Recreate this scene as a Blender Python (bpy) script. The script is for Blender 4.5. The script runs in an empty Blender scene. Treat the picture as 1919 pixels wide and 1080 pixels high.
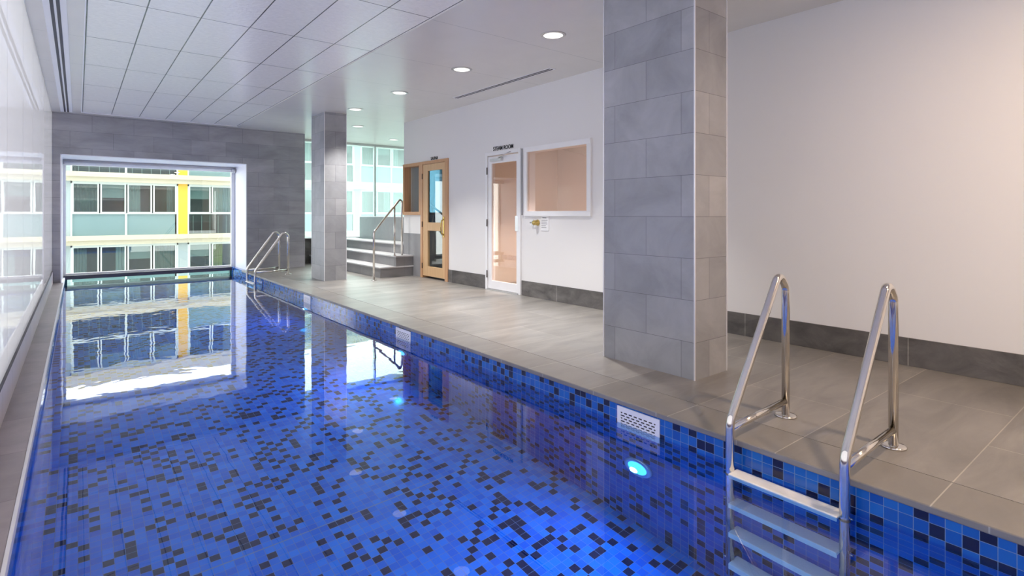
import bpy, bmesh, math, random
from mathutils import Vector, Matrix
random.seed(7)
PI = math.pi
scn = bpy.context.scene
COL = scn.collection

# ------------------------------------------------------------------ materials
def new_mat(name):
    m = bpy.data.materials.new(name); m.use_nodes = True
    nt = m.node_tree; nt.nodes.clear()
    out = nt.nodes.new('ShaderNodeOutputMaterial')
    return m, nt, out

def N(nt, t, **kw):
    n = nt.nodes.new(t)
    for k, v in kw.items():
        if k.startswith('i_'):
            n.inputs[k[2:].replace('_', ' ')].default_value = v
        else:
            setattr(n, k, v)
    return n

def rgb(c): return (c[0], c[1], c[2], 1.0)

def plain(name, col, rough=.5, metal=0., spec=.5, noise=0., nscale=8., bump=0., bscale=40., coat=0., emis=None, estr=0., ior=None):
    m, nt, out = new_mat(name)
    p = N(nt, 'ShaderNodeBsdfPrincipled')
    p.inputs['Base Color'].default_value = rgb(col)
    p.inputs['Roughness'].default_value = rough
    p.inputs['Metallic'].default_value = metal
    p.inputs['Specular IOR Level'].default_value = spec
    p.inputs['Coat Weight'].default_value = coat
    if ior: p.inputs['IOR'].default_value = ior
    if emis:
        p.inputs['Emission Color'].default_value = rgb(emis); p.inputs['Emission Strength'].default_value = estr
    tc = N(nt, 'ShaderNodeTexCoord')
    if noise:
        nz = N(nt, 'ShaderNodeTexNoise'); nz.inputs['Scale'].default_value = nscale; nz.inputs['Detail'].default_value = 6
        nt.links.new(tc.outputs['Object'], nz.inputs['Vector'])
        mx = N(nt, 'ShaderNodeMix', data_type='RGBA')
        mx.inputs['A'].default_value = rgb([max(0, c * (1 - noise)) for c in col]); mx.inputs['B'].default_value = rgb([min(1, c * (1 + noise)) for c in col])
        nt.links.new(nz.outputs['Fac'], mx.inputs['Factor']); nt.links.new(mx.outputs['Result'], p.inputs['Base Color'])
    if bump:
        nb = N(nt, 'ShaderNodeTexNoise'); nb.inputs['Scale'].default_value = bscale
        nt.links.new(tc.outputs['Object'], nb.inputs['Vector'])
        b = N(nt, 'ShaderNodeBump'); b.inputs['Strength'].default_value = bump; b.inputs['Distance'].default_value = .01
        nt.links.new(nb.outputs['Fac'], b.inputs['Height']); nt.links.new(b.outputs['Normal'], p.inputs['Normal'])
    nt.links.new(p.outputs[0], out.inputs[0])
    return m

def tiled(name, c1, c2, bw, rh, mortar, mcol, rough=.5, offset=.5, loc=(0, 0), noise=.12, nscale=2.5, stretch=(1, 1), coat=0., bumpn=.0, veins=0., spec=.5, mort_bump=.4):
    """Large format tiles laid in metres of the UV map."""
    m, nt, out = new_mat(name)
    L = nt.links.new
    p = N(nt, 'ShaderNodeBsdfPrincipled'); p.inputs['Roughness'].default_value = rough; p.inputs['Coat Weight'].default_value = coat
    p.inputs['Specular IOR Level'].default_value = spec
    uv = N(nt, 'ShaderNodeUVMap')
    mp = N(nt, 'ShaderNodeMapping'); mp.inputs['Location'].default_value = (-loc[0], -loc[1], 0)
    L(uv.outputs[0], mp.inputs[0])
    br = N(nt, 'ShaderNodeTexBrick'); br.offset = offset; br.offset_frequency = 2; br.squash = 1
    br.inputs['Color1'].default_value = rgb(c1); br.inputs['Color2'].default_value = rgb(c2); br.inputs['Mortar'].default_value = rgb(mcol)
    br.inputs['Scale'].default_value = 1; br.inputs['Mortar Size'].default_value = mortar; br.inputs['Mortar Smooth'].default_value = .1
    br.inputs['Brick Width'].default_value = bw; br.inputs['Row Height'].default_value = rh
    L(mp.outputs[0], br.inputs['Vector'])
    mp2 = N(nt, 'ShaderNodeMapping'); mp2.inputs['Scale'].default_value = (stretch[0], stretch[1], 1); L(uv.outputs[0], mp2.inputs[0])
    nz = N(nt, 'ShaderNodeTexNoise'); nz.inputs['Scale'].default_value = nscale; nz.inputs['Detail'].default_value = 9; nz.inputs['Roughness'].default_value = .62
    nz.inputs['Distortion'].default_value = .6
    L(mp2.outputs[0], nz.inputs['Vector'])
    mr = N(nt, 'ShaderNodeMapRange'); mr.inputs['From Min'].default_value = .3; mr.inputs['From Max'].default_value = .7
    mr.inputs['To Min'].default_value = 1 - noise; mr.inputs['To Max'].default_value = 1 + noise
    L(nz.outputs['Fac'], mr.inputs['Value'])
    mul = N(nt, 'ShaderNodeVectorMath', operation='SCALE'); L(br.outputs['Color'], mul.inputs[0]); L(mr.outputs[0], mul.inputs['Scale'])
    L(mul.outputs[0], p.inputs['Base Color'])
    b = N(nt, 'ShaderNodeBump'); b.inputs['Strength'].default_value = mort_bump; b.inputs['Distance'].default_value = .003; b.invert = True
    L(br.outputs['Fac'], b.inputs['Height'])
    if bumpn:
        b2 = N(nt, 'ShaderNodeBump'); b2.inputs['Strength'].default_value = bumpn; b2.inputs['Distance'].default_value = .01
        L(nz.outputs['Fac'], b2.inputs['Height']); L(b2.outputs[0], b.inputs['Normal'])
    L(b.outputs[0], p.inputs['Normal'])
    L(p.outputs[0], out.inputs[0])
    return m

def mosaic(name, size, loc=(0, 0), dark=.24, base=(.004, .075, .40), base2=(.012, .14, .52), seed=0., joint_v=None):
    m, nt, out = new_mat(name); L = nt.links.new
    p = N(nt, 'ShaderNodeBsdfPrincipled'); p.inputs['Roughness'].default_value = .12
    uv = N(nt, 'ShaderNodeUVMap')
    mp = N(nt, 'ShaderNodeMapping', vector_type='TEXTURE'); mp.inputs['Location'].default_value = (loc[0], loc[1], 0); mp.inputs['Scale'].default_value = (size, size, 1)
    L(uv.outputs[0], mp.inputs[0])
    fl = N(nt, 'ShaderNodeVectorMath', operation='FLOOR'); fr = N(nt, 'ShaderNodeVectorMath', operation='FRACTION')
    L(mp.outputs[0], fl.inputs[0]); L(mp.outputs[0], fr.inputs[0])
    ad = N(nt, 'ShaderNodeVectorMath', operation='ADD'); ad.inputs[1].default_value = (seed + .37, seed * 1.7 + .71, seed)
    L(fl.outputs[0], ad.inputs[0])
    wn = N(nt, 'ShaderNodeTexWhiteNoise', noise_dimensions='3D'); L(ad.outputs[0], wn.inputs['Vector'])
    # dark tiles mostly sit alone, corner to corner, so cells of one parity take more of them
    dt = N(nt, 'ShaderNodeVectorMath', operation='DOT_PRODUCT'); dt.inputs[1].default_value = (1, 1, 0); L(fl.outputs[0], dt.inputs[0])
    hf = N(nt, 'ShaderNodeMath', operation='MULTIPLY_ADD'); hf.inputs[1].default_value = .5; hf.inputs[2].default_value = .01; L(dt.outputs['Value'], hf.inputs[0])
    fh = N(nt, 'ShaderNodeMath', operation='FRACT'); L(hf.outputs[0], fh.inputs[0])
    th = N(nt, 'ShaderNodeMapRange'); th.inputs['From Min'].default_value = .25; th.inputs['From Max'].default_value = .26; th.inputs['To Min'].default_value = dark * 1.62; th.inputs['To Max'].default_value = dark * .36
    L(fh.outputs[0], th.inputs['Value'])
    lt = N(nt, 'ShaderNodeMath', operation='LESS_THAN'); L(th.outputs[0], lt.inputs[1]); L(wn.outputs['Value'], lt.inputs[0])
    sc = N(nt, 'ShaderNodeSeparateColor'); L(wn.outputs['Color'], sc.inputs[0])
    mb = N(nt, 'ShaderNodeMix', data_type='RGBA'); mb.inputs['A'].default_value = rgb(base); mb.inputs['B'].default_value = rgb(base2)
    L(sc.outputs['Green'], mb.inputs['Factor'])
    md = N(nt, 'ShaderNodeMix', data_type='RGBA'); md.inputs['B'].default_value = (.006, .008, .045, 1)
    L(lt.outputs[0], md.inputs['Factor']); L(mb.outputs['Result'], md.inputs['A'])
    # grout
    sx = N(nt, 'ShaderNodeSeparateXYZ'); L(fr.outputs[0], sx.inputs[0])
    def edge(o):
        a = N(nt, 'ShaderNodeMath', operation='SUBTRACT'); a.inputs[1].default_value = .5; L(o, a.inputs[0])
        b = N(nt, 'ShaderNodeMath', operation='ABSOLUTE'); L(a.outputs[0], b.inputs[0]); return b.outputs[0]
    mxm = N(nt, 'ShaderNodeMath', operation='MAXIMUM'); L(edge(sx.outputs['X']), mxm.inputs[0]); L(edge(sx.outputs['Y']), mxm.inputs[1])
    g = N(nt, 'ShaderNodeMath', operation='GREATER_THAN'); g.inputs[1].default_value = .478; L(mxm.outputs[0], g.inputs[0])
    fac = g.outputs[0]
    if joint_v is not None:
        s2 = N(nt, 'ShaderNodeSeparateXYZ'); L(uv.outputs[0], s2.inputs[0])
        c = N(nt, 'ShaderNodeMath', operation='COMPARE'); c.inputs[1].default_value = joint_v; c.inputs[2].default_value = .004; L(s2.outputs['Y'], c.inputs[0])
        mm = N(nt, 'ShaderNodeMath', operation='MAXIMUM'); L(g.outputs[0], mm.inputs[0]); L(c.outputs[0], mm.inputs[1]); fac = mm.outputs[0]
    mg = N(nt, 'ShaderNodeMix', data_type='RGBA'); mg.inputs['B'].default_value = (.16, .26, .42, 1)
    L(fac, mg.inputs['Factor']); L(md.outputs['Result'], mg.inputs['A']); L(mg.outputs['Result'], p.inputs['Base Color'])
    rr = N(nt, 'ShaderNodeMapRange'); rr.inputs['To Min'].default_value = .1; rr.inputs['To Max'].default_value = .7; L(fac, rr.inputs['Value']); L(rr.outputs[0], p.inputs['Roughness'])
    bp = N(nt, 'ShaderNodeBump'); bp.inputs['Strength'].default_value = .3; bp.inputs['Distance'].default_value = .001; bp.invert = True
    L(mxm.outputs[0], bp.inputs['Height']); L(bp.outputs[0], p.inputs['Normal'])
    L(p.outputs[0], out.inputs[0])
    return m

def glass(name, tint=(1, 1, 1), rough=0., refl=1., haze=0., hazecol=(1, 1, 1)):
    m, nt, out = new_mat(name); L = nt.links.new
    t = N(nt, 'ShaderNodeBsdfTransparent'); t.inputs[0].default_value = rgb(tint)
    g = N(nt, 'ShaderNodeBsdfGlossy'); g.inputs['Roughness'].default_value = rough
    lw_ = N(nt, 'ShaderNodeLayerWeight'); pw = N(nt, 'ShaderNodeMath', operation='POWER'); pw.inputs[1].default_value = 5; L(lw_.outputs['Facing'], pw.inputs[0])
    f = N(nt, 'ShaderNodeMath', operation='MULTIPLY_ADD'); f.inputs[1].default_value = .92; f.inputs[2].default_value = .07; L(pw.outputs[0], f.inputs[0])
    a = t.outputs[0]
    if haze:
        tr = N(nt, 'ShaderNodeBsdfTranslucent'); tr.inputs[0].default_value = rgb(hazecol)
        mh = N(nt, 'ShaderNodeMixShader'); mh.inputs[0].default_value = haze; L(a, mh.inputs[1]); L(tr.outputs[0], mh.inputs[2]); a = mh.outputs[0]
    mu = N(nt, 'ShaderNodeMath', operation='MULTIPLY', use_clamp=True); mu.inputs[1].default_value = refl; L(f.outputs[0], mu.inputs[0])
    mx = N(nt, 'ShaderNodeMixShader'); L(mu.outputs[0], mx.inputs[0]); L(a, mx.inputs[1]); L(g.outputs[0], mx.inputs[2])
    L(mx.outputs[0], out.inputs[0])
    return m

def water_mat():
    m, nt, out = new_mat('pool_water'); L = nt.links.new
    g = N(nt, 'ShaderNodeBsdfRefraction'); g.inputs['Roughness'].default_value = 0; g.inputs['IOR'].default_value = 1.33
    g.inputs['Color'].default_value = (.90, .97, 1, 1)
    gl = N(nt, 'ShaderNodeBsdfGlossy'); gl.inputs['Roughness'].default_value = .012; fn = N(nt, 'ShaderNodeFresnel'); fn.inputs['IOR'].default_value = 1.33
    fm = N(nt, 'ShaderNodeMath', operation='MULTIPLY', use_clamp=True); fm.inputs[1].default_value = 1.7; L(fn.outputs[0], fm.inputs[0])
    ms = N(nt, 'ShaderNodeMixShader'); L(fm.outputs[0], ms.inputs[0]); L(g.outputs[0], ms.inputs[1]); L(gl.outputs[0], ms.inputs[2])
    tc = N(nt, 'ShaderNodeTexCoord')
    mp = N(nt, 'ShaderNodeMapping'); mp.inputs['Scale'].default_value = (1.0, 1.0, 1); L(tc.outputs['Object'], mp.inputs[0])
    n1 = N(nt, 'ShaderNodeTexNoise'); n1.inputs['Scale'].default_value = 2.2; n1.inputs['Detail'].default_value = 2.; n1.inputs['Distortion'].default_value = .4
    n2 = N(nt, 'ShaderNodeTexNoise'); n2.inputs['Scale'].default_value = 9; n2.inputs['Detail'].default_value = 1.
    L(mp.outputs[0], n1.inputs['Vector']); L(mp.outputs[0], n2.inputs['Vector'])
    # the pool return jets stir the far half more than the near end
    sx = N(nt, 'ShaderNodeSeparateXYZ'); L(tc.outputs['Object'], sx.inputs[0])
    mr = N(nt, 'ShaderNodeMapRange'); mr.inputs['From Min'].default_value = 2.; mr.inputs['From Max'].default_value = 6.; mr.inputs['To Min'].default_value = .25; mr.inputs['To Max'].default_value = 1.; L(sx.outputs['Y'], mr.inputs['Value'])
    ad = N(nt, 'ShaderNodeMath', operation='MULTIPLY_ADD'); ad.inputs[1].default_value = .12; L(n2.outputs['Fac'], ad.inputs[0]); L(n1.outputs['Fac'], ad.inputs[2])
    b = N(nt, 'ShaderNodeBump'); b.inputs['Distance'].default_value = .0016
    L(mr.outputs[0], b.inputs['Strength']); L(ad.outputs[0], b.inputs['Height']); L(b.outputs[0], g.inputs['Normal']); L(b.outputs[0], gl.inputs['Normal']); L(b.outputs[0], fn.inputs['Normal'])
    L(ms.outputs[0], out.inputs[0])
    return m

def wood(name, c1, c2):
    m, nt, out = new_mat(name); L = nt.links.new
    p = N(nt, 'ShaderNodeBsdfPrincipled'); p.inputs['Roughness'].default_value = .42
    tc = N(nt, 'ShaderNodeTexCoord'); mp = N(nt, 'ShaderNodeMapping'); mp.inputs['Scale'].default_value = (14, 14, 1.2); L(tc.outputs['Object'], mp.inputs[0])
    nz = N(nt, 'ShaderNodeTexNoise'); nz.inputs['Scale'].default_value = 2; nz.inputs['Detail'].default_value = 6; L(mp.outputs[0], nz.inputs['Vector'])
    mx = N(nt, 'ShaderNodeMix', data_type='RGBA'); mx.inputs['A'].default_value = rgb(c1); mx.inputs['B'].default_value = rgb(c2)
    L(nz.outputs['Fac'], mx.inputs['Factor']); L(mx.outputs['Result'], p.inputs['Base Color']); L(p.outputs[0], out.inputs[0])
    return m

def emitter(name, col, s):
    m, nt, out = new_mat(name)
    e = N(nt, 'ShaderNodeEmission'); e.inputs[0].default_value = rgb(col); e.inputs[1].default_value = s
    nt.links.new(e.outputs[0], out.inputs[0]); return m

M = {}
M['column'] = tiled('column_tile', (.30, .305, .32), (.40, .40, .41), .615, .2945, .0018, (.17, .17, .18), rough=.45, loc=(.1675, -.034), noise=.17, nscale=2.6)
M['column_side'] = M['column']
M['backwall'] = tiled('end_wall_tile', (.30, .30, .32), (.38, .37, .39), .62, .2945, .0015, (.14, .14, .155), rough=.5, loc=(.2, -.02), noise=.2, nscale=2.2, stretch=(.6, 1.6))
M['deck'] = tiled('deck_tile', (.215, .202, .188), (.275, .26, .243), 1.24, .62, .0028, (.40, .37, .33), rough=.33, loc=(2.96, .06), noise=.26, nscale=2.2, stretch=(.55, 2.2), bumpn=.10)
M['coping'] = tiled('coping_tile', (.215, .20, .185), (.245, .23, .212), .5, .62, .0028, (.42, .39, .35), rough=.38, offset=0, loc=(2.5, .06), noise=.15, nscale=2.4, stretch=(.6, 2), bumpn=.08)
M['coping_pink'] = tiled('left_coping_tile', (.29, .25, .25), (.36, .31, .31), 1.0, .60, .004, (.26, .22, .22), rough=.4, offset=0, loc=(-.8, .1), noise=.14, nscale=5)
M['lowwall'] = tiled('upstand_tile', (.62, .56, .60), (.68, .62, .66), .6, 1.0, .004, (.36, .32, .34), rough=.3, offset=0, loc=(.1, -.3), noise=.05)
M['skirt'] = tiled('skirting_slate', (.10, .094, .09), (.15, .138, .13), 1.31, 1.0, .0035, (.26, .25, .23), rough=.42, offset=0, loc=(.105, -.3), noise=.5, nscale=3.5, stretch=(1, 1.6))
M['panel_grey'] = tiled('grey_panel_tile', (.26, .26, .275), (.29, .29, .30), 1.2, 1.2, .002, (.2, .2, .2), rough=.45, offset=0, loc=(0, -.1), noise=.1)
M['riser'] = tiled('riser_tile', (.20, .195, .20), (.25, .245, .25), .6, .6, .002, (.16, .16, .16), rough=.5, offset=0, noise=.14)
M['tread'] = tiled('tread_tile', (.50, .49, .50), (.55, .54, .55), 1.2, .6, .002, (.4, .4, .4), rough=.35, offset=0, noise=.08)
M['ceil'] = tiled('ceiling_board', (.74, .715, .67), (.74, .715, .67), 30., 1.3, .0025, (.40, .40, .39), rough=.27, offset=0, loc=(-10, 4.4 - 13), noise=.02, spec=.6, mort_bump=.15)
M['ceil_tile'] = tiled('ceiling_tile', (.93, .91, .86), (.95, .93, .88), .4113, 1.3, .0055, (.10, .10, .10), rough=.16, offset=0, loc=(.062 - 4.113, 4.4 - 13), noise=.05, nscale=22, bumpn=.28, spec=.6)
M['wall'] = plain('white_paint', (.80, .79, .79), rough=.6, noise=.012, nscale=1.5)
M['white_trim'] = plain('white_trim', (.84, .84, .86), rough=.35, noise=.02)
M['reveal'] = plain('reveal_white', (.84, .84, .90), rough=.35, noise=.02)
def frosted(name, col, r0=.10):
    # satin-etched glass: daylight scatters through it, the room mirrors in its smooth face
    m, nt, out = new_mat(name); L = nt.links.new
    t = N(nt, 'ShaderNodeBsdfTranslucent'); t.inputs[0].default_value = rgb(col)
    g = N(nt, 'ShaderNodeBsdfGlossy'); g.inputs['Roughness'].default_value = .012
    tc = N(nt, 'ShaderNodeTexCoord'); nz = N(nt, 'ShaderNodeTexNoise'); nz.inputs['Scale'].default_value = .9; L(tc.outputs['Object'], nz.inputs['Vector'])
    b = N(nt, 'ShaderNodeBump'); b.inputs['Strength'].default_value = .3; b.inputs['Distance'].default_value = .003; L(nz.outputs['Fac'], b.inputs['Height']); L(b.outputs[0], g.inputs['Normal'])
    lw_ = N(nt, 'ShaderNodeLayerWeight'); pw = N(nt, 'ShaderNodeMath', operation='POWER'); pw.inputs[1].default_value = 5; L(lw_.outputs['Facing'], pw.inputs[0])
    f = N(nt, 'ShaderNodeMath', operation='MULTIPLY_ADD'); f.inputs[1].default_value = .8 - r0; f.inputs[2].default_value = r0; L(pw.outputs[0], f.inputs[0])
    mx = N(nt, 'ShaderNodeMixShader'); L(f.outputs[0], mx.inputs[0]); L(t.outputs[0], mx.inputs[1]); L(g.outputs[0], mx.inputs[2]); L(mx.outputs[0], out.inputs[0])
    return m
M['glasswall'] = frosted('satin_glass', (.565, .56, .585))
M['steel'] = plain('polished_steel', (.74, .71, .67), rough=.10, metal=1., noise=.05, nscale=20)
M['steel_brushed'] = plain('brushed_steel', (.62, .62, .62), rough=.3, metal=1., noise=.06, nscale=40)
M['trim_steel'] = plain('corner_trim_steel', (.82, .82, .84), rough=.35, metal=.4, noise=.03)
M['dark_rubber'] = plain('dark_rubber', (.05, .04, .035), rough=.6, noise=.1)
M['black'] = plain('matt_black', (.012, .012, .014), rough=.5, noise=.1)
M['slot'] = plain('slot_dark', (.035, .03, .04), rough=.5, noise=.1)
M['tread_plastic'] = plain('ladder_tread', (.86, .85, .80), rough=.4, noise=.05, bump=.2, bscale=120)
M['cap'] = plain('dark_cap_rail', (.055, .055, .075), rough=.3, noise=.15, nscale=3)
M['acrylic'] = glass('acrylic_panel', (.88, .98, .965), refl=.6)
M['acrylic_edge'] = plain('acrylic_edge', (.02, .12, .11), rough=.2, noise=.2)
M['glass'] = glass('clear_glass', (.97, 1, .99))
M['glass_bronze'] = glass('bronze_tint_glass', (.95, .87, .83), refl=1.2)
M['glass_blue'] = glass('blue_tint_glass', (.30, .42, .50), refl=1.6)
M['glass_haze'] = glass('hazy_glass', (.86, 1, .98), haze=.14, hazecol=(.86, 1, .98))
M['wood'] = wood('sauna_timber', (.50, .26, .13), (.66, .40, .22))
M['wood_door'] = wood('sauna_door_timber', (.58, .36, .18), (.74, .50, .28))
M['wood_dark'] = wood('sauna_bench_timber', (.05, .035, .03), (.10, .06, .05))
M['brass'] = plain('brass', (.62, .47, .16), rough=.25, metal=1., noise=.1)
M['paper'] = plain('notice_paper', (.86, .86, .87), rough=.6, noise=.02)
M['ink'] = plain('printed_ink', (.25, .25, .27), rough=.6, noise=.05)
M['steam_wall'] = plain('steam_room_wall', (.80, .71, .63), rough=.35, noise=.03)
M['steam_ceiling'] = plain('steam_room_ceiling', (.5, .46, .42), rough=.5, noise=.03)
M['sauna_wall'] = plain('sauna_room_wall', (.46, .44, .50), rough=.6, noise=.05)
M['water'] = water_mat()
M['mosaic_wall'] = mosaic('pool_wall_mosaic', .0525, loc=(.005, -.02), dark=.26, seed=3)
M['mosaic_floor'] = mosaic('pool_floor_mosaic', .0515, loc=(0, .01), dark=.22, seed=11, joint_v=3.31, base=(.006, .14, .62), base2=(.02, .26, .80))
M['lamp_blue'] = emitter('pool_lamp_lens', (.05, .42, 1), 2.2)
M['lens'] = emitter('downlight_lens', (1, .97, .93), 1.25)
M['lamp_ring'] = plain('pool_lamp_ring', (.55, .7, .85), rough=.2, metal=.5, noise=.05)
# building opposite
M['f_beige'] = plain('facade_band', (.60, .54, .41), rough=.7, noise=.06, nscale=2)
M['f_white'] = plain('facade_frame', (.66, .72, .70), rough=.5, noise=.03)
M['f_grey'] = plain('facade_pier', (.36, .42, .43), rough=.7, noise=.05)
M['f_yellow'] = plain('facade_yellow', (.80, .47, .03), rough=.5, noise=.03)
M['f_teal'] = plain('facade_teal_panel', (.19, .29, .30), rough=.25, noise=.06, nscale=1.2)
M['f_glass'] = glass('facade_pane', (.68, .76, .75), refl=1.0)
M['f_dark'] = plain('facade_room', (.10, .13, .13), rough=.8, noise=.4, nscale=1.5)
M['f_cur_white'] = plain('curtain_white', (.55, .60, .60), rough=.8, noise=.1)
M['f_cur_grey'] = plain('curtain_grey', (.30, .35, .36), rough=.8, noise=.15)
M['f_cur_yellow'] = plain('curtain_yellow', (.62, .55, .22), rough=.8, noise=.1)
M['f_cur_green'] = plain('curtain_green', (.22, .29, .27), rough=.8, noise=.15)
M['street'] = plain('street_surface', (.55, .55, .54), rough=.8, noise=.1)
M['rail_white'] = plain('balcony_rail', (.62, .72, .70), rough=.5, noise=.05)

# ------------------------------------------------------------------ mesh helpers
class MB:
    """Collects shapes and links them as ONE mesh object, UV in metres."""
    def __init__(s): s.v = []; s.f = []; s.sm = []
    def box(s, x0, x1, y0, y1, z0, z1):
        b = len(s.v)
        s.v += [(x0, y0, z0), (x1, y0, z0), (x1, y1, z0), (x0, y1, z0), (x0, y0, z1), (x1, y0, z1), (x1, y1, z1), (x0, y1, z1)]
        for q in ((0, 3, 2, 1), (4, 5, 6, 7), (0, 1, 5, 4), (1, 2, 6, 5), (2, 3, 7, 6), (3, 0, 4, 7)):
            s.f.append(tuple(b + i for i in q)); s.sm.append(False)
        return s
    def poly(s, pts):
        b = len(s.v); s.v += [tuple(p) for p in pts]; s.f.append(tuple(range(b, b + len(pts)))); s.sm.append(False); return s
    def tube(s, pts, r, n=20, cap=True):
        pts = [Vector(p) for p in pts]; rs = r if isinstance(r, (list, tuple)) else [r] * len(pts)
        T = []
        for i in range(len(pts)):
            a = pts[max(0, i - 1)]; c = pts[min(len(pts) - 1, i + 1)]; T.append((c - a).normalized())
        up = Vector((0, 0, 1)) if abs(T[0].z) < .9 else Vector((1, 0, 0))
        nrm = (up - T[0] * up.dot(T[0])).normalized(); b = len(s.v)
        for i, p in enumerate(pts):
            nrm = (nrm - T[i] * nrm.dot(T[i])).normalized(); bn = T[i].cross(nrm)
            for k in range(n):
                a = 2 * PI * k / n; s.v.append(tuple(p + (nrm * math.cos(a) + bn * math.sin(a)) * rs[i]))
        for i in range(len(pts) - 1):
            for k in range(n):
                k2 = (k + 1) % n
                s.f.append((b + i * n + k, b + i * n + k2, b + (i + 1) * n + k2, b + (i + 1) * n + k)); s.sm.append(True)
        if cap:
            s.f.append(tuple(b + k for k in reversed(range(n)))); s.sm.append(False)
            e = b + (len(pts) - 1) * n; s.f.append(tuple(e + k for k in range(n))); s.sm.append(False)
        return s
    def lathe(s, prof, c, axis='z', n=40):
        """prof: (radius, height) pairs turned about an axis through c."""
        b = len(s.v)
        for r, h in prof:
            for k in range(n):
                a = 2 * PI * k / n; u, v = r * math.cos(a), r * math.sin(a)
                if axis == 'z': p = (c[0] + u, c[1] + v, c[2] + h)
                elif axis == 'x': p = (c[0] + h, c[1] + u, c[2] + v)
                else: p = (c[0] + v, c[1] + h, c[2] + u)
                s.v.append(p)
        for i in range(len(prof) - 1):
            for k in range(n):
                k2 = (k + 1) % n; s.f.append((b + i * n + k, b + i * n + k2, b + (i + 1) * n + k2, b + (i + 1) * n + k)); s.sm.append(True)
        if prof[0][0] > 1e-6: s.f.append(tuple(b + k for k in reversed(range(n)))); s.sm.append(False)
        if prof[-1][0] > 1e-6:
            e = b + (len(prof) - 1) * n; s.f.append(tuple(e + k for k in range(n))); s.sm.append(False)
        return s
    def build(s, name, mat, parent=None, loc=(0, 0, 0), bevel=0, fix=True, seg=2):
        me = bpy.data.meshes.new(name); me.from_pydata(s.v, [], s.f); me.update()
        for p, q in zip(me.polygons, s.sm): p.use_smooth = q
        if fix:
            bm = bmesh.new(); bm.from_mesh(me); bmesh.ops.recalc_face_normals(bm, faces=bm.faces); bm.to_mesh(me); bm.free()
        uv = me.uv_layers.new(name='UVMap')
        for p in me.polygons:
            n = p.normal; ax = max(range(3), key=lambda i: abs(n[i]))
            for li in p.loop_indices:
                co = me.vertices[me.loops[li].vertex_index].co
                uv.data[li].uv = ((co.y, co.z) if ax == 0 else (co.x, co.z) if ax == 1 else (co.x, co.y))
        me.materials.append(mat)
        o = bpy.data.objects.new(name, me); COL.objects.link(o); o.location = loc
        if parent: o.parent = parent
        if bevel:
            md = o.modifiers.new('bevel', 'BEVEL'); md.width = bevel; md.segments = seg; md.limit_method = 'ANGLE'; md.angle_limit = math.radians(50)
        return o

def box(*a): return MB().box(*a)

def tag(o, label=None, cat=None, group=None, kind=None):
    if label: o['label'] = label
    if cat: o['category'] = cat
    if group: o['group'] = group
    if kind: o['kind'] = kind
    return o

def empty(name, loc=(0, 0, 0), rz=0):
    o = bpy.data.objects.new(name, None); COL.objects.link(o); o.location = loc; o.rotation_euler = (0, 0, rz); o.empty_display_size = .1
    return o

def kids(o): return [c for c in list(COL.objects) if c.parent == o]
def copy_tree(o, parent=None):
    c = o.copy(); COL.objects.link(c)
    if parent: c.parent = parent
    for ch in kids(o): copy_tree(ch, c)
    return c

def arc(c, r, a0, a1, n, f):
    return [f(c[0] + r * math.cos(a0 + (a1 - a0) * i / n), c[1] + r * math.sin(a0 + (a1 - a0) * i / n)) for i in range(n + 1)]

def fillet(pts, r, n=8):
    """Rounds the corners of a polyline."""
    pts = [Vector(p) for p in pts]; rs = r if isinstance(r, (list, tuple)) else [r] * (len(pts) - 2); out = [pts[0]]
    for i in range(1, len(pts) - 1):
        a, b, c = pts[i - 1], pts[i], pts[i + 1]; u = (a - b).normalized(); w = (c - b).normalized(); ang = u.angle(w)
        d = min(rs[i - 1] / math.tan(ang / 2), (a - b).length * .49, (c - b).length * .49); p0 = b + u * d; p1 = b + w * d
        ctr_r = d * math.tan(ang / 2); cc = b + (u + w).normalized() * (ctr_r / math.sin(ang / 2))
        v0 = p0 - cc; v1 = p1 - cc; tot = v0.angle(v1)
        for k in range(n + 1):
            t = k / n; out.append(cc + (v0 * math.sin((1 - t) * tot) + v1 * math.sin(t * tot)) / math.sin(tot))
    out.append(pts[-1]); return out

ZC = 2.945     # ceiling height
ZW = -.145     # water level
ZF = -1.36     # pool floor
XL, XR = -.195, 2.67
YB, YG, YN = 12.4, 13.5, -3.0

def frame_mb(mb, axis, c0, c1, u0, u1, v0, v1, w):
    """A rectangular frame ring in the plane normal to axis ('x' or 'y')."""
    for (a, b, c, d) in ((u0, u1, v1 - w, v1), (u0, u1, v0, v0 + w), (u0, u0 + w, v0 + w, v1 - w), (u1 - w, u1, v0 + w, v1 - w)):
        if axis == 'x': mb.box(c0, c1, a, b, c, d)
        else: mb.box(a, b, c0, c1, c, d)
    return mb

# ------------------------------------------------------------------ the room shell
def S(o): o['kind'] = 'structure'; return o

S(box(2.97, 8.2, YN, 13.3, -.05, 0).build('floor', M['deck']))
c = empty('ceiling'); S(c)
mb = MB().box(-.6, .052, YN - .1, 13.9, ZC, ZC + .1).box(2.54, 8.3, YN - .1, 13.9, ZC, ZC + .1).box(.052, 2.54, 12.22, 13.9, ZC, ZC + .1)
mb.build('plaster_board', M['ceil'], c)
box(.052, 2.54, YN - .1, 12.22, ZC + .012, ZC + .1).build('tile_field', M['ceil_tile'], c)
tr = MB().box(.046, .056, YN, 12.235, ZC - .001, ZC + .02).box(.046, 2.54, 12.21, 12.235, ZC - .004, ZC + .02)
tr.build('edge_bead', M['white_trim'], c)

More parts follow.
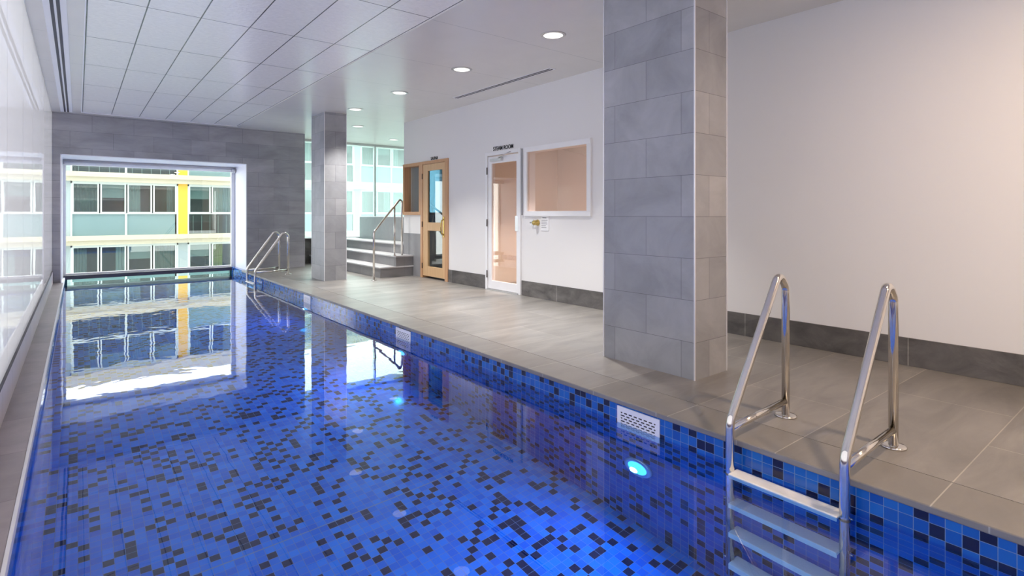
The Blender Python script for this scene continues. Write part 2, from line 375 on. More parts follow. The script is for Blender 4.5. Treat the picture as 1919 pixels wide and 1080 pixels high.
w = MB()
for y0, y1, z0, z1 in ((YN, 4.736, 0, ZC), (4.736, 6.01, 0, 1.147), (4.736, 6.01, 2.094, ZC), (6.01, 6.106, 0, ZC), (6.106, 6.959, 2.109, ZC), (6.959, 8.074, 0, ZC),
                       (8.074, 8.97, 2.125, ZC), (8.97, 9.728, 0, 1.15), (8.97, 9.728, 2.125, ZC)):
    w.box(5.0, 5.12, y0, y1, z0, z1)
S(w.build('wall_right', M['wall']))
S(box(-.6, 8.3, YN - .15, YN, ZF - .1, ZC).build('wall_near', M['wall']))
w = MB().box(-.6, -.24, YB, 13.62, -.04, ZC).box(-.24, 2.76, YB, 13.62, 2.215, ZC).box(2.76, 3.95, YB, 13.62, -.05, ZC)
S(w.build('wall_far', M['backwall']))
S(box(8.0, 8.12, 9.728, 13.3, 0, ZC).build('wall_platform', M['wall']))
w = MB().box(5.12, 8.12, 9.64, 9.728, 0, 1.15).box(5.12, 8.12, 9.64, 9.728, 2.125, ZC).box(5.12, 5.3, 9.64, 9.728, 1.15, 2.125).box(6.7, 8.12, 9.64, 9.728, 1.15, 2.125)
S(w.build('wall_sauna', M['wall']))
# skirtings
b = box(4.986, 5.0, 6.975, 8.07, 0, .214).box(4.986, 5.0, YN, 6.085, 0, .214)
S(b.build('baseboard_right', M['skirt'], bevel=.002))
S(box(4.984, 5.0, 8.97, 9.728, 0, .80).build('baseboard_panel', M['panel_grey'], bevel=.002))
# left: tiled upstand and back painted glass above
g = MB(); y = 12.4 - 1.28
for i in range(12):
    g.box(-.366, -.352, max(y, YN) + .003, y + 1.28 - .003, .17, ZC); y -= 1.28
    if y < YN - 1: break
S(g.build('wall_left', M['glasswall']))
S(box(-.6, -.41, YN, 12.4, ZF, .165).build('wall_left_base', M['white_trim']))
bl = empty('baseboard_left'); S(bl)
box(-.405, -.34, YN, YB, -.04, .17).build('tiled_upstand', M['lowwall'], bl)
box(-.352, -.339, YN, YB, .168, .177).build('cap_strip', M['slot'], bl)

# ------------------------------------------------------------------ pool
pool = tag(empty('swimming_pool', (0, 0, 0)), 'long indoor pool lined with blue mosaic tiles running to the end window', 'swimming pool')
box(XL - .2, XR + .2, YN, YG + .1, ZF - .1, ZF).build('pool_floor', M['mosaic_floor'], pool)
box(XR, XR + .25, YN, YG + .1, ZF, -.03).build('pool_wall', M['mosaic_wall'], pool)
box(XL - .2, XL, YN, YG + .1, ZF, -.06).build('pool_wall', M['mosaic_wall'], pool)
box(XR - .012, 2.97, YN, YB, -.032, 0).build('coping', M['coping'], pool, bevel=.006, seg=3)
box(XR - .004, 2.76, YB, YG + .1, -.032, 0).build('ledge', M['mosaic_wall'], pool)
box(-.345, XL - .008, YN, YB, -.062, -.035).build('coping', M['coping_pink'], pool, bevel=.003)
box(-.345, XL - .008, YB, YG + .1, -.062, -.035).build('ledge', M['white_trim'], pool)
tag(box(XL - .008, XL + .006, YN, YG, -.075, -.032).build('edge_trim', M['white_trim'], pool, bevel=.002), 'thin white edge strip')
wm = MB().poly([(XL, YN, ZW), (XR, YN, ZW), (XR, YG, ZW), (XL, YG, ZW)])
wo = wm.build('pool_water', M['water'], fix=False)
tag(wo, 'clear still pool water mirroring the end window and columns', 'water', kind='stuff')
# clear end panel with its dark cap rail
ep = tag(empty('pool_end_panel', (1.24, YG, ZF)), 'clear acrylic end wall of the pool under the big window with dark cap rail', 'pool panel')
def part(mb, name, mat, parent, **k):
    o = mb.build(name, mat, None, **k); o.parent = parent; o.matrix_parent_inverse = Matrix.Translation(-Vector(parent.location)); return o
part(box(XL, XR, YG, YG + .06, ZF, -.05), 'acrylic_sheet', M['acrylic'], ep)
part(box(XL - .02, XR + .01, YG - .17, YG + .09, -.075, -.002), 'cap_rail', M['cap'], ep, bevel=.004)
part(box(XL, XL + .035, YG - .10, YG, ZF, -.052), 'end_seal', M['acrylic_edge'], ep)
part(box(XR - .035, XR, YG - .10, YG, ZF, -.052), 'end_seal', M['acrylic_edge'], ep)

# ------------------------------------------------------------------ big end window
wd = empty('window_1'); S(wd)
r = MB().box(-.24, -.225, YB - .008, 13.6, -.035, 2.215).box(2.745, 2.76, YB - .008, 13.6, 0, 2.215).box(-.24, 2.76, YB - .008, 13.6, 2.20, 2.215)
r.build('reveal', M['reveal'], wd)
f = frame_mb(MB(), 'y', 13.53, 13.6, -.225, 2.745, -.02, 2.20, .045)
f.build('window_frame', M['white_trim'], wd)
box(-.18, 2.70, 13.56, 13.572, .02, 2.155).build('pane', M['glass'], wd)
# roller blind cassette in the head of the window
rb = tag(empty('roller_blind', (1.26, 13.3, 2.1)), 'rolled-up white roller blind in the head of the end window', 'roller blind')
part(MB().tube([(-.20, 13.34, 2.125), (2.66, 13.34, 2.125)], .036, 24), 'roller_tube', M['white_trim'], rb)
part(MB().box(-.222, 2.742, 13.38, 13.50, 2.10, 2.198), 'cassette', M['white_trim'], rb, bevel=.006)
part(MB().tube([(2.66, 13.34, 2.125), (2.735, 13.34, 2.125)], .05, 24), 'end_bracket', M['steel_brushed'], rb)
part(MB().box(2.67, 2.742, 13.42, 13.50, .0, 2.10), 'side_channel', M['white_trim'], rb, bevel=.003)

# ------------------------------------------------------------------ curtain glazing behind the deck
gw = empty('window_2'); S(gw)
box(3.95, 8.0, 13.2, 13.32, 0, .585).build('sill_wall', M['skirt'], gw)
box(3.95, 8.0, 13.17, 13.34, .585, .61).build('window_sill', M['white_trim'], gw)
box(3.95, 8.0, 13.24, 13.252, .61, 2.90).build('pane', M['glass_haze'], gw)
fr = MB()
for x in (3.96, 5.97, 7.95): fr.box(x - .02, x + .02, 13.2, 13.29, .61, 2.90)
fr.box(3.95, 8.0, 13.2, 13.29, 2.895, ZC)
fr.build('mullion', M['steel_brushed'], gw)

# ------------------------------------------------------------------ columns
def column(x0, x1, y0, y1, label):
    t = tag(empty('column', ((x0 + x1) / 2, (y0 + y1) / 2, 0)), label, 'column', 'tiled columns along the deck')
    part(box(x0, x1, y0, y1, 0, ZC), 'tiled_shaft', M['column'], t)
    e = .007
    for x, y in ((x0, y0), (x1, y0), (x0, y1), (x1, y1)):
        part(box(x - e / 2 - (0 if x > x0 else .002), x + e / 2 + (.002 if x > x0 else 0), y - e / 2 - .001, y + e / 2 + .001, 0, ZC), 'corner_trim', M['trim_steel'], t)
    return t
column(3.372, 3.778, 2.21, 3.052, 'wide grey stone-tiled column standing beside the nearer pool ladder')
column(3.36, 3.75, 9.5, 10.16, 'slim grey stone-tiled column standing near the steps and the far ladder')

# ------------------------------------------------------------------ steps, platform and low wall
st = tag(empty('step_block', (4.8, 10.5, 0)), 'three grey tiled steps leading up to the raised platform by the glazing', 'steps')
part(MB().box(4.315, 5.0, 9.32, 13.19, 0, .17), 'riser', M['riser'], st)
part(MB().box(4.63, 5.0, 9.32, 13.19, .195, .365), 'riser', M['riser'], st)
part(MB().box(4.95, 5.3, 9.75, 13.19, .39, .56), 'riser', M['riser'], st)
part(MB().box(4.30, 5.0, 9.30, 13.19, .17, .195), 'step_tread', M['tread'], st, bevel=.004)
part(MB().box(4.615, 5.0, 9.30, 13.19, .365, .39), 'step_tread', M['tread'], st, bevel=.004)
part(MB().box(4.935, 5.42, 9.74, 13.19, .56, .585), 'step_tread', M['tread'], st, bevel=.004)
part(MB().box(5.3, 7.99, 9.74, 13.19, .0, .56), 'platform', M['riser'], st)
lw = tag(MB().box(5.43, 5.53, 9.74, 12.9, .585, 1.10).build('half_wall', M['panel_grey'], None, bevel=.003), 'plain grey half-height wall standing on top of the tiled steps', 'low wall')
lw2 = box(5.425, 5.535, 9.74, 12.905, 1.10, 1.115).build('coping_cap', M['white_trim'], lw)

# handrail by the steps
hr = tag(empty('stair_handrail', (4.083, 9.08, 0)), 'bent steel handrail beside the three tiled steps', 'handrail')
P = [(4.083, 9.08, 0), (4.083, 9.08, .85), (4.74, 9.39, 1.44), (4.80, 9.42, 1.40), (4.80, 9.42, .39)]
part(MB().tube(fillet(P, [.06, .05, .04]), .019, 20), 'rail', M['steel'], hr)
part(MB().tube([(4.60, 9.325, .39), (4.60, 9.325, 1.30)], .016, 16), 'post', M['steel'], hr)
part(MB().lathe([(.05, 0), (.05, .006), (.02, .01)], (4.083, 9.08, 0)), 'floor_flange', M['steel'], hr)
part(MB().lathe([(.045, 0), (.045, .006), (.02, .01)], (4.60, 9.347, .39)), 'floor_flange', M['steel'], hr)

# ------------------------------------------------------------------ pool ladders
def ladder(y, half, label):
    t = tag(empty('pool_ladder', (2.6, y, 0)), label, 'pool ladder', 'steel pool ladders')
    for s_ in (-1, 1):
        yy = s_ * half
        pts = fillet([(0, yy, -1.16), (0, yy, .105), (.515, yy, .83), (.595, yy, .745), (.595, yy, 0)], [.10, .06, .06], 12)
        MB().tube(pts, .0215, 24).build('rail', M['steel'], t)
        MB().tube([(.015, yy, .072), (.58, yy, .085)], .018, 20).build('crossbar', M['steel'], t)
        MB().lathe([(.058, .001), (.058, .007), (.05, .011), (.024, .013)], (.595, yy, 0)).build('floor_flange', M['steel'], t)
        MB().lathe([(.0235, -.185), (.0235, -.165)], (0, yy, 0)).build('joint_collar', M['dark_rubber'], t)
        MB().tube([(0, yy, -1.02), (.068, yy, -1.02)], [.012, .022]).build('wall_buffer', M['dark_rubber'], t)
    for z in (-.139, -.465, -.75, -1.03):
        MB().box(-.045, .04, -half + .015, half - .015, z - .026, z).box(-.045, -.036, -half + .015, half - .015, z - .045, z - .02).build('tread', M['tread_plastic'], t, bevel=.004)
        for s_ in (-1, 1): MB().tube([(0, s_ * (half + .018), z - .013), (0, s_ * (half + .034), z - .013)], .007, 10).build('fixing_bolt', M['steel'], t)
    return t
ladder(1.235, .266, 'polished steel pool ladder beside the wide column, two tall handrails and white treads')
ladder(11.33, .305, 'steel pool ladder at the far end of the pool, close to the grey window wall')

# ------------------------------------------------------------------ pool wall fittings
def grille(y0, y1, label):
    z0, z1 = -.235, -.042; cx = XR
    t = tag(empty('overflow_grille', (cx, (y0 + y1) / 2, z0)), label, 'grille', 'skimmer grilles in the pool wall')
    f = MB(); m_ = .028
    frame_mb(f, 'x', cx - .007, cx - .0005, y0, y1, z0, z1, m_)
    rows = 8; H_ = (z1 - z0 - 2 * m_) / rows; cols = 7; W_ = (y1 - y0 - 2 * m_) / cols
    for r in range(rows + 1):
        z = z0 + m_ + r * H_; f.box(cx - .006, cx - .0005, y0 + m_, y1 - m_, max(z - H_ * .25, z0 + m_), min(z + H_ * .25, z1 - m_))
    for r in range(rows):
        z = z0 + m_ + r * H_
        for k in range(cols + 1):
            y = y0 + m_ + (k + (.5 if r % 2 else 0)) * W_
            if y < y1 - m_: f.box(cx - .006, cx - .0005, y - .006, min(y + .006, y1 - m_), z + H_ * .25, z + H_ * .75)
    part(f, 'slotted_plate', M['white_trim'], t)
    part(box(cx - .002, cx - .0001, y0 + .01, y1 - .01, z0 + .01, z1 - .01), 'dark_backing', M['black'], t)
    return t
grille(1.98, 2.30, 'white slotted grille in the pool wall beside the wide column')
grille(5.04, 5.37, 'white slotted grille in the pool wall across from the steam room window')
grille(8.12, 8.42, 'small white slotted grille in the pool wall across from the timber door')

def pool_light(y, label, z=-.69, power=19, side=1, col=(.01, .32, 1)):
    XR = 2.67 if side > 0 else XL
    t = tag(empty('pool_light', (XR, y, z)), label, 'pool light', 'blue underwater lights')
    part(MB().lathe([(a, b * side) for a, b in ((.0, -.016), (.07, -.016), (.078, -.02), (.095, -.02), (.102, -.012), (.104, 0))], (XR, y, z), 'x'), 'bezel', M['lamp_ring'], t)
    part(MB().lathe([(a, b * side) for a, b in ((.0, -.036), (.03, -.034), (.055, -.028), (.07, -.0165))], (XR, y, z), 'x'), 'lens', M['lamp_blue'], t)
    d = bpy.data.lights.new('pool_lamp', 'AREA'); d.shape = 'DISK'; d.size = .055; d.energy = power; d.color = col
    l = bpy.data.objects.new('pool_lamp', d); COL.objects.link(l); l.parent = t; l.location = (-.05 * side, 0, 0); l.rotation_euler = (0, side * PI / 2, 0)
    return t
pool_light(2.136, 'glowing blue underwater light below the grille beside the wide column')
pool_light(5.22, 'glowing blue underwater light below the grille across from the steam room window')
pool_light(8.28, 'glowing blue underwater light below the grille across from the timber door')
pool_light(11.4, 'blue underwater light below the far ladder')
pool_light(-.95, 'unseen extra blue underwater light past the near pool ladder')  # unseen behind the camera; extra lamp kept as a light source
pool_light(.6, 'added unseen pale blue underwater light in the pool wall under the glass wall', z=-.45, power=13, side=-1, col=(.30, .68, 1))  # added out of frame to brighten the ladder treads and near wall

# ------------------------------------------------------------------ downlights and slot diffusers
DP = 20
def downlight_proto():
    t = empty('downlight', (3.71, 4.03, ZC))
    MB().lathe([(.098, -.001), (.098, -.006), (.122, -.006), (.128, -.001)], (0, 0, 0), n=48).build('trim_ring', M['steel_brushed'], t)
    MB().lathe([(.0, -.004), (.098, -.004)], (0, 0, 0), n=48).build('lens', M['lens'], t)
    d = bpy.data.lights.new('downlight_lamp', 'AREA'); d.shape = 'DISK'; d.size = .18; d.energy = DP; d.color = (1, .97, .93); d.spread = math.radians(84)
    l = bpy.data.objects.new('downlight_lamp', d); COL.objects.link(l); l.parent = t; l.location = (0, 0, -.008)
    return t
dp = downlight_proto()
for i, (x, y, lb) in enumerate((
        (3.71, 4.03, 'round recessed downlight closest to the wide column'),
        (3.705, 5.68, 'round recessed downlight second along from the wide column'),
        (3.70, 7.34, 'round recessed downlight midway between the two columns'),
        (3.70, 8.96, 'round recessed downlight just before the slim column'),
        (4.455, 10.66, 'round recessed downlight above the tiled steps'),
        (5.92, 12.04, 'round recessed downlight deep over the raised platform'),
        (3.3, .1, 'round recessed downlight over the deck before the wide column'),
        (3.3, -1.5, 'round recessed downlight at the near end of the deck'))):
    o = dp if i == 0 else copy_tree(dp)
    o.location = (x, y, ZC); tag(o, lb, 'downlight', 'round recessed downlights')
    if y in (.1, -1.5):
        l = [c_ for c_ in kids(o) if c_.type == 'LIGHT'][0]; l.data = l.data.copy(); l.data.color = (1, .73, .47); l.data.energy = 38; l.data.spread = PI

sd = tag(empty('slot_diffuser', (-.155, 9, ZC)), 'long twin-slot air diffuser running along the ceiling beside the glass wall', 'air diffuser')
part(box(-.235, -.075, YN, 12.3, ZC - .003, ZC + .01), 'slot_frame', M['white_trim'], sd)
part(MB().box(-.188, -.163, YN, 12.28, ZC - .005, ZC), 'slot', M['slot'], sd)
part(MB().box(-.145, -.120, YN, 12.28, ZC - .005, ZC), 'slot', M['slot'], sd)
sd = tag(empty('slot_diffuser', (4.55, 6, ZC)), 'short slot air diffuser in the ceiling above the steam room window', 'air diffuser')
part(box(4.50, 4.60, 4.95, 7.16, ZC - .003, ZC + .01), 'slot_frame', M['white_trim'], sd)
part(box(4.518, 4.540, 4.98, 7.13, ZC - .005, ZC), 'slot', M['slot'], sd)
part(box(4.560, 4.582, 4.98, 7.13, ZC - .005, ZC), 'slot', M['slot'], sd)

# ------------------------------------------------------------------ sauna front (timber)
d1 = empty('door_1'); S(d1)
f = MB()
f.box(4.975, 5.13, 8.074, 8.17, 0, 2.13).box(4.975, 5.13, 8.95, 9.03, 0, 2.13).box(4.975, 5.13, 8.17, 8.95, 2.075, 2.13)
f.build('door_frame', M['wood'], d1, bevel=.003)
lf = MB()
lf.box(4.985, 5.03, 8.175, 8.265, .04, 2.07).box(4.985, 5.03, 8.775, 8.945, .04, 2.07).box(4.985, 5.03, 8.265, 8.775, 1.95, 2.07).box(4.985, 5.03, 8.265, 8.775, .865, 1.015).box(4.985, 5.03, 8.265, 8.775, .04, .215)
lf.build('door_leaf', M['wood_door'], d1, bevel=.002)
box(5.005, 5.012, 8.265, 8.775, 1.015, 1.95).build('pane', M['glass_blue'], d1)
box(5.005, 5.012, 8.265, 8.775, .215, .865).build('pane', M['glass'], d1)
h = MB().tube(fillet([(4.985, 8.215, .80), (4.94, 8.215, .83), (4.925, 8.215, .94), (4.94, 8.215, 1.05), (4.985, 8.215, 1.08)], .04, 6), .011, 12)
h.box(4.979, 4.985, 8.195, 8.235, .76, 1.12); h.build('door_handle', M['brass'], d1)
for z in (.22, .98, 1.86): MB().tube([(4.972, 8.952, z - .05), (4.972, 8.952, z + .05)], .008, 10).build('hinge', M['dark_rubber'], d1)
w3 = empty('window_3'); S(w3)
f = frame_mb(MB(), 'x', 4.975, 5.13, 9.03, 9.728, 1.15, 2.13, .06); f.build('window_frame', M['wood'], w3, bevel=.003)
box(5.08, 5.087, 9.09, 9.668, 1.21, 2.07).build('pane', M['glass'], w3)
w4 = empty('window_4'); S(w4)
frame_mb(MB(), 'y', 9.63, 9.735, 5.3, 6.7, 1.15, 2.125, .05).build('window_frame', M['wood'], w4)
box(5.35, 6.65, 9.68, 9.686, 1.20, 2.075).build('pane', M['glass'], w4)
# sauna room
S(MB().box(5.12, 7.2, 7.5, 7.56, 0, 2.2).box(7.14, 7.2, 7.56, 9.64, 0, 2.2).box(5.12, 7.2, 7.5, 9.64, 2.2, 2.26).build('wall_sauna_room', M['sauna_wall']))
sb = tag(empty('sauna_bench', (6.7, 8.6, 0)), 'dark slatted timber bench inside the sauna behind the glazed timber door', 'bench')
mb = MB()
for k in range(5): mb.box(6.42 + k * .14, 6.54 + k * .14, 7.7, 9.55, .42, .45)
part(mb, 'seat_slats', M['wood_dark'], sb)
part(MB().box(6.45, 6.5, 7.75, 9.5, 0, .42), 'front_board', M['wood_dark'], sb)

# ------------------------------------------------------------------ steam room front
d2 = empty('door_2'); S(d2)
f = MB().box(4.975, 5.13, 6.91, 6.965, 0, 2.115).box(4.975, 5.13, 6.10, 6.15, 0, 2.115).box(4.975, 5.13, 6.15, 6.91, 2.06, 2.115)
f.build('door_frame', M['white_trim'], d2, bevel=.003)
lf = MB().box(4.988, 5.03, 6.155, 6.205, .02, 2.045).box(4.988, 5.03, 6.815, 6.905, .02, 2.045).box(4.988, 5.03, 6.205, 6.815, 1.94, 2.045).box(4.988, 5.03, 6.205, 6.815, .02, .145)
lf.build('door_leaf', M['white_trim'], d2, bevel=.003)
box(5.006, 5.013, 6.205, 6.815, .145, 1.94).build('pane', M['glass_bronze'], d2)
box(4.978, 4.99, 6.15, 6.225, .915, 1.14).build('push_plate', M['steel_brushed'], d2, bevel=.003)
for z in (.24, 1.03, 1.83): MB().tube([(4.972, 6.912, z - .055), (4.972, 6.912, z + .055)], .009, 10).build('hinge', M['dark_rubber'], d2)
cl = MB().box(4.94, 4.988, 6.52, 6.80, 1.965, 2.005); cl.tube([(4.955, 6.60, 2.01), (4.90, 6.35, 2.045), (4.975, 6.33, 2.085)], .008, 8)
cl.build('door_closer', M['steel_brushed'], d2)
box(4.965, 5.13, 6.15, 6.91, 0, .018).build('threshold', M['steel_brushed'], d2)
w5 = empty('window_5'); S(w5)
f = frame_mb(MB(), 'x', 4.97, 5.13, 4.72, 6.02, 1.135, 2.11, .07); f.build('window_frame', M['white_trim'], w5, bevel=.003)
box(4.995, 5.002, 4.79, 5.95, 1.205, 2.04).build('pane', M['glass_bronze'], w5)
tag(box(4.966, 4.974, 6.045, 6.065, 1.15, 2.10).build('window_seal', M['ink'], w5), 'dark vertical strip')
# the room behind
sr = MB().box(6.9, 6.96, 4.0, 7.44, 0, 2.95).box(5.12, 6.9, 7.38, 7.44, 0, 2.95).box(5.12, 6.9, 4.0, 4.06, 0, 2.95)
S(sr.build('wall_steam_room', M['steam_wall']))
def zc(x, y): return 2.12 + .26 * (y - 4.78) - .24 * (x - 5.0) + .03
S(MB().poly([(x, y, zc(x, y)) for x, y in ((5.12, 4.06), (6.9, 4.06), (6.9, 7.38), (5.12, 7.38))]).poly([(x, y, zc(x, y) + .05) for x, y in ((5.12, 4.06), (6.9, 4.06), (6.9, 7.38), (5.12, 7.38))]).build('ceiling_steam_room', M['steam_ceiling']))
sbn = tag(MB().box(6.35, 6.9, 4.06, 7.38, 0, .45).build('steam_bench', M['steam_wall'], bevel=.01), 'tiled beige bench along the rear of the steam room behind the glass door', 'bench')
sl = tag(empty('steam_room_light', (5.55, 5.05, zc(5.55, 5.05) - .02)), 'small bright lamp on the steam room ceiling seen through its window', 'lamp')
MB().lathe([(.0, -.02), (.04, -.016), (.05, 0)], (0, 0, 0)).build('lens', M['lens'], sl)
MB().lathe([(.05, -.004), (.065, -.004), (.065, .006)], (0, 0, 0)).build('rim', M['steel_brushed'], sl)
d = bpy.data.lights.new('steam_lamp', 'AREA'); d.shape = 'DISK'; d.size = .2; d.energy = 34; d.color = (1, .90, .80); d.spread = math.radians(112)
l = bpy.data.objects.new('steam_lamp', d); COL.objects.link(l); l.parent = sl; l.location = (.25, .9, -.03)

# lettering over the doors
def letters(text, y_left, y_right, z0, h, label):
    cu = bpy.data.curves.new('lettering', 'FONT'); cu.body = text; cu.size = 1; cu.extrude = .03; cu.offset = .003
    tmp = bpy.data.objects.new('tmp', cu); COL.objects.link(tmp)
    dg = bpy.context.evaluated_depsgraph_get(); dg.update()
    me = bpy.data.meshes.new_from_object(tmp.evaluated_get(dg)); bpy.data.objects.remove(tmp)
    xs = [v.co.x for v in me.vertices]; ys = [v.co.y for v in me.vertices]
    x0, x1, a0, a1 = min(xs), max(xs), min(ys), max(ys)
    for v in me.vertices:
        u = (v.co.x - x0) / (x1 - x0); t_ = (v.co.y - a0) / (a1 - a0); dpt = v.co.z
        v.co = (4.996 - dpt * .1, y_left + (y_right - y_left) * u, z0 + h * t_)
    me.materials.clear(); me.materials.append(M['black'])
    o = bpy.data.objects.new('door_sign', me); COL.objects.link(o)
    return tag(o, label, 'sign', 'black lettering above the doors')
letters('STEAM ROOM', 6.78, 6.29, 2.132, .062, 'black letters STEAM ROOM on the white wall above the white door')
letters('SAUNA', 8.675, 8.43, 2.138, .058, 'black letters SAUNA on the white wall above the timber door')

nt_ = tag(box(4.992, 4.9995, 5.513, 5.677, .936, 1.138).build('paper_notice', M['paper']), 'white printed paper notice on the wall under the steam room window', 'notice')
for k, (z, a, b_) in enumerate(((1.112, 5.64, 5.56), (1.08, 5.66, 5.535), (1.055, 5.66, 5.55), (1.03, 5.66, 5.54), (1.005, 5.66, 5.57), (.98, 5.66, 5.56))):
    box(4.991, 4.9925, b_, a, z - (.006 if k == 0 else .003), z + (.006 if k == 0 else .003)).build('printed_line', M['ink'], nt_)
wf = tag(empty('wall_fitting', (5.0, 5.78, 1.04)), 'small brass and chrome fitting on the white wall beside the paper notice', 'wall fitting')
part(MB().lathe([(.0, -.09), (.026, -.088), (.034, -.07), (.034, -.01), (.042, -.008), (.042, 0)], (5.0, 5.745, 1.045), 'x'), 'brass_knob', M['brass'], wf)
part(MB().box(4.985, 5.0, 5.83, 5.87, 1.0, 1.09).tube([(4.985, 5.85, 1.045), (4.95, 5.85, 1.045), (4.95, 5.77, 1.045)], .008, 10), 'bracket', M['steel_brushed'], wf)

# ------------------------------------------------------------------ building across the street
FY = 30.0; PZ = 2.76
bd = tag(empty('apartment_building', (8, FY, -9)), 'pale apartment block across the street with teal panels, cream bands and one yellow pier', 'building')
def bpart(mb, name, mat, parent=None, **k):
    o = mb.build(name, mat, None, **k); p = parent or bd; o.parent = p
    if p is bd: o.matrix_parent_inverse = Matrix.Translation(-Vector(bd.location))
    return o
bays = [-4.53, -.25, 4.08, 8.36, 12.64]      # x where each glazed bay starts; a pier stands before each
BWD = 3.95
X0, X1 = -4.9, 17.0
piers = MB(); yel = MB()
for bi, bx in enumerate(bays + [16.92]):
    a, b_ = bx - .33, bx
    if bi == 2:
        yel.box(a - .05, b_ - .0, FY - .05, FY + .3, -.0 + .234, 5.75); piers.box(a - .05, b_, FY - .05, FY + .3, -9, -.17)
    else: piers.box(a, b_, FY - .05, FY + .3, -9, 5.75)
bpart(piers, 'pier', M['f_grey']); tag(bpart(yel, 'pier', M['f_yellow']), 'bright yellow pier')
cur_cycle = ['f_cur_grey', 'f_cur_white', 'f_cur_grey', 'f_cur_green', 'f_cur_green', 'f_cur_yellow', 'f_cur_white', 'f_cur_grey']
def curtain(x0, x1, y, z0, z1, amp=.03, wl=.11):
    mb = MB(); n = max(6, int((x1 - x0) / .02)); b = len(mb.v)
    for i in range(n + 1):
        x = x0 + (x1 - x0) * i / n; yy = y + amp * math.sin(2 * PI * x / wl)
        mb.v += [(x, yy, z0), (x, yy, z1)]
    for i in range(n): mb.f.append((2 * i, 2 * i + 2, 2 * i + 3, 2 * i + 1)); mb.sm.append(True)
    return mb
ci = 0
for k in (-2, -1, 0, 1):
    zb = PZ * k
    band = MB().box(X0, X1, FY - .32, FY + .3, zb + .03, zb + .234).box(X0, X1, FY - .22, FY + .3, zb - .17, zb + .012).box(X0, X1, FY - .27, FY - .02, zb + .01, zb + .03)
    bpart(band, 'floor_band', M['f_beige'])
    for bi, bx in enumerate(bays):
        fr = MB(); z0, z1 = zb + .234, zb + PZ - .17; w_ = .085
        fr.box(bx, bx + .06, FY - .04, FY + .1, z0, z1).box(bx + BWD - .06, bx + BWD, FY - .04, FY + .1, z0, z1).box(bx, bx + BWD, FY - .04, FY + .1, z1 - .09, z1)
        fr.box(bx, bx + BWD, FY - .06, FY + .1, zb + 1.175, zb + 1.215).box(bx + 1.90, bx + 1.98, FY - .04, FY + .1, z0, zb + 1.2)
        bpart(fr, 'bay_frame', M['f_white'])
        lower_clear = (bi == 2 and k == 0) or (k == 1 and bi in (1, 3)) or (k == -2 and bi != 1)
        for h_ in (0, 1):
            px0 = bx + .06 + h_ * 1.92; px1 = px0 + 1.84
            if lower_clear:
                bpart(box(px0, px1, FY + .02, FY + .03, z0, zb + 1.175), 'lower_pane', M['f_glass'])
                rl = MB()
                for j in range(5): rl.box(px0 + .2 + j * .36, px0 + .225 + j * .36, FY + .25, FY + .27, z0, zb + 1.1)
                bpart(rl, 'balcony_rail', M['rail_white'])
            else: bpart(box(px0, px1, FY - .0, FY + .03, z0, zb + 1.175), 'spandrel_panel', M['f_teal'])
        for j in range(4):
            wx0 = bx + .05 + j * .97; wx1 = wx0 + .92
            wn_ = bpart(frame_mb(MB(), 'y', FY - .05, FY + .06, wx0, wx1, zb + 1.215, z1 - .06, .055), 'window', M['f_white'])
            gp = box(wx0 + .05, wx1 - .05, FY, FY + .01, zb + 1.26, z1 - .11).build('pane', M['f_glass'], wn_)
            cm = M[cur_cycle[ci % 8]]; ty = (ci * 7 + k) % 5; ci += 1
            if ty in (0, 1): cb = MB().box(wx0 + .05, wx1 - .05, FY + .16, FY + .165, zb + 1.9, z1 - .1); cb.build('blind', M['f_cur_white'], wn_)
            elif ty == 2: curtain(wx0 + .05, wx0 + .50, FY + .2, zb + 1.22, z1 - .06).build('curtain', cm, wn_, fix=False)
            elif ty == 3: curtain(wx0 + .05, wx1 - .05, FY + .2, zb + 1.22, z1 - .06).build('curtain', cm, wn_, fix=False)
            else: curtain(wx0 + .55, wx1 - .02, FY + .2, zb + 1.22, z1 - .06).build('curtain', cm, wn_, fix=False)
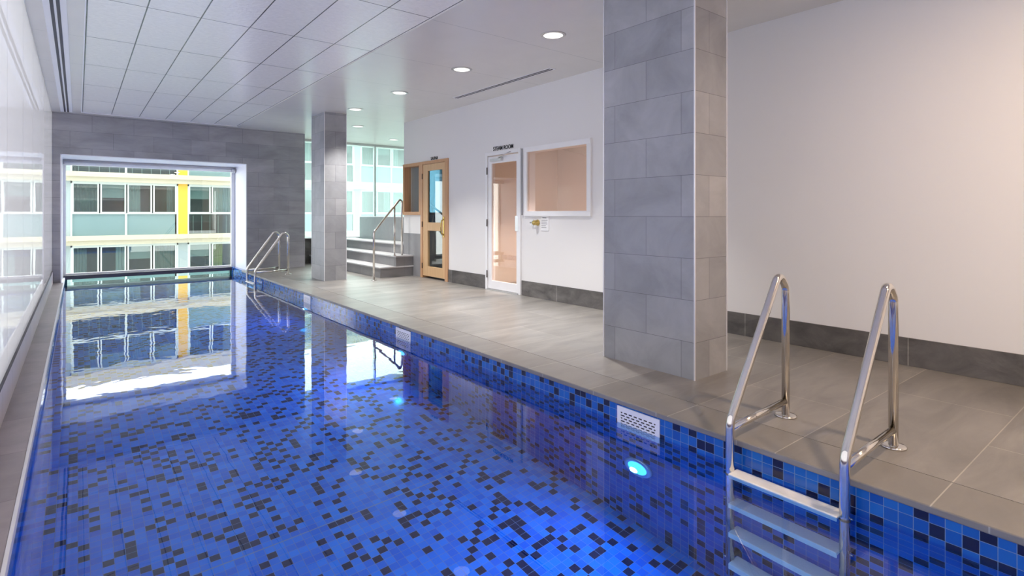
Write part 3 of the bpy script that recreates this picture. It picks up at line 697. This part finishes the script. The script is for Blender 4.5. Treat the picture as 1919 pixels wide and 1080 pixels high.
bpart(MB().box(X0, X1, FY + 1.2, FY + 1.3, -9, 5.75).box(X0, X1, FY + .1, FY + 1.2, -.1, 0).box(X0, X1, FY + .1, FY + 1.2, PZ - .1, PZ).box(X0, X1, FY + .1, FY + 1.2, -PZ - .1, -PZ), 'room_wall', M['f_dark'])
bpart(MB().box(X0, X1, FY - .3, FY + 4, 2 * PZ - .17, 2 * PZ + .35), 'roof_slab', M['f_beige'])
bpart(MB().box(X0, X1, FY + .0, FY + .3, -9, -2 * PZ - .17), 'base_wall', M['f_grey'])
hull = MB().box(-25, 35, 13.0, 13.3, ZC + .1, 22).box(-25, -.6, 13.0, 13.3, -9, ZC + .1).box(8.3, 35, 13.0, 13.3, -9, ZC + .1).box(-.6, 8.3, 13.62, 13.9, -9, ZF - .1)  # own outer wall, unseen; added and raised to keep sky off the facade
S(hull.build('wall_outside_sky_block', M['f_grey']))
S(box(-30, 45, 13.3, 60, -9.2, -9).build('ground', M['street']))

# ------------------------------------------------------------------ sky, camera, look
wd_ = bpy.data.worlds.new('overcast_sky'); scn.world = wd_; wd_.use_nodes = True
bg = wd_.node_tree.nodes['Background']; bg.inputs[0].default_value = (1, .99, .975, 1); bg.inputs[1].default_value = 4.6

cam = bpy.data.cameras.new('camera'); co = bpy.data.objects.new('camera', cam); COL.objects.link(co)
F = 1028.6
cam.sensor_fit = 'HORIZONTAL'; cam.sensor_width = 36; cam.lens = 36 * F / 1919
cam.shift_y = -(540 - 402) / 1919.0
cam.clip_start = .02; cam.clip_end = 300
co.location = (0, 0, 1.16); co.rotation_euler = (PI / 2, 0, -math.atan(813.5 / F))
scn.camera = co
scn.view_settings.view_transform = 'Standard'; scn.view_settings.look = 'None'; scn.view_settings.gamma = 1; scn.view_settings.exposure = .3
scn.view_settings.use_curve_mapping = False
cy = scn.cycles
cy.use_denoising = True; cy.max_bounces = 12; cy.diffuse_bounces = 5; cy.glossy_bounces = 6; cy.transmission_bounces = 8; cy.transparent_max_bounces = 16
cy.sample_clamp_indirect = 5; cy.caustics_reflective = True; cy.caustics_refractive = True; cy.blur_glossy = .5
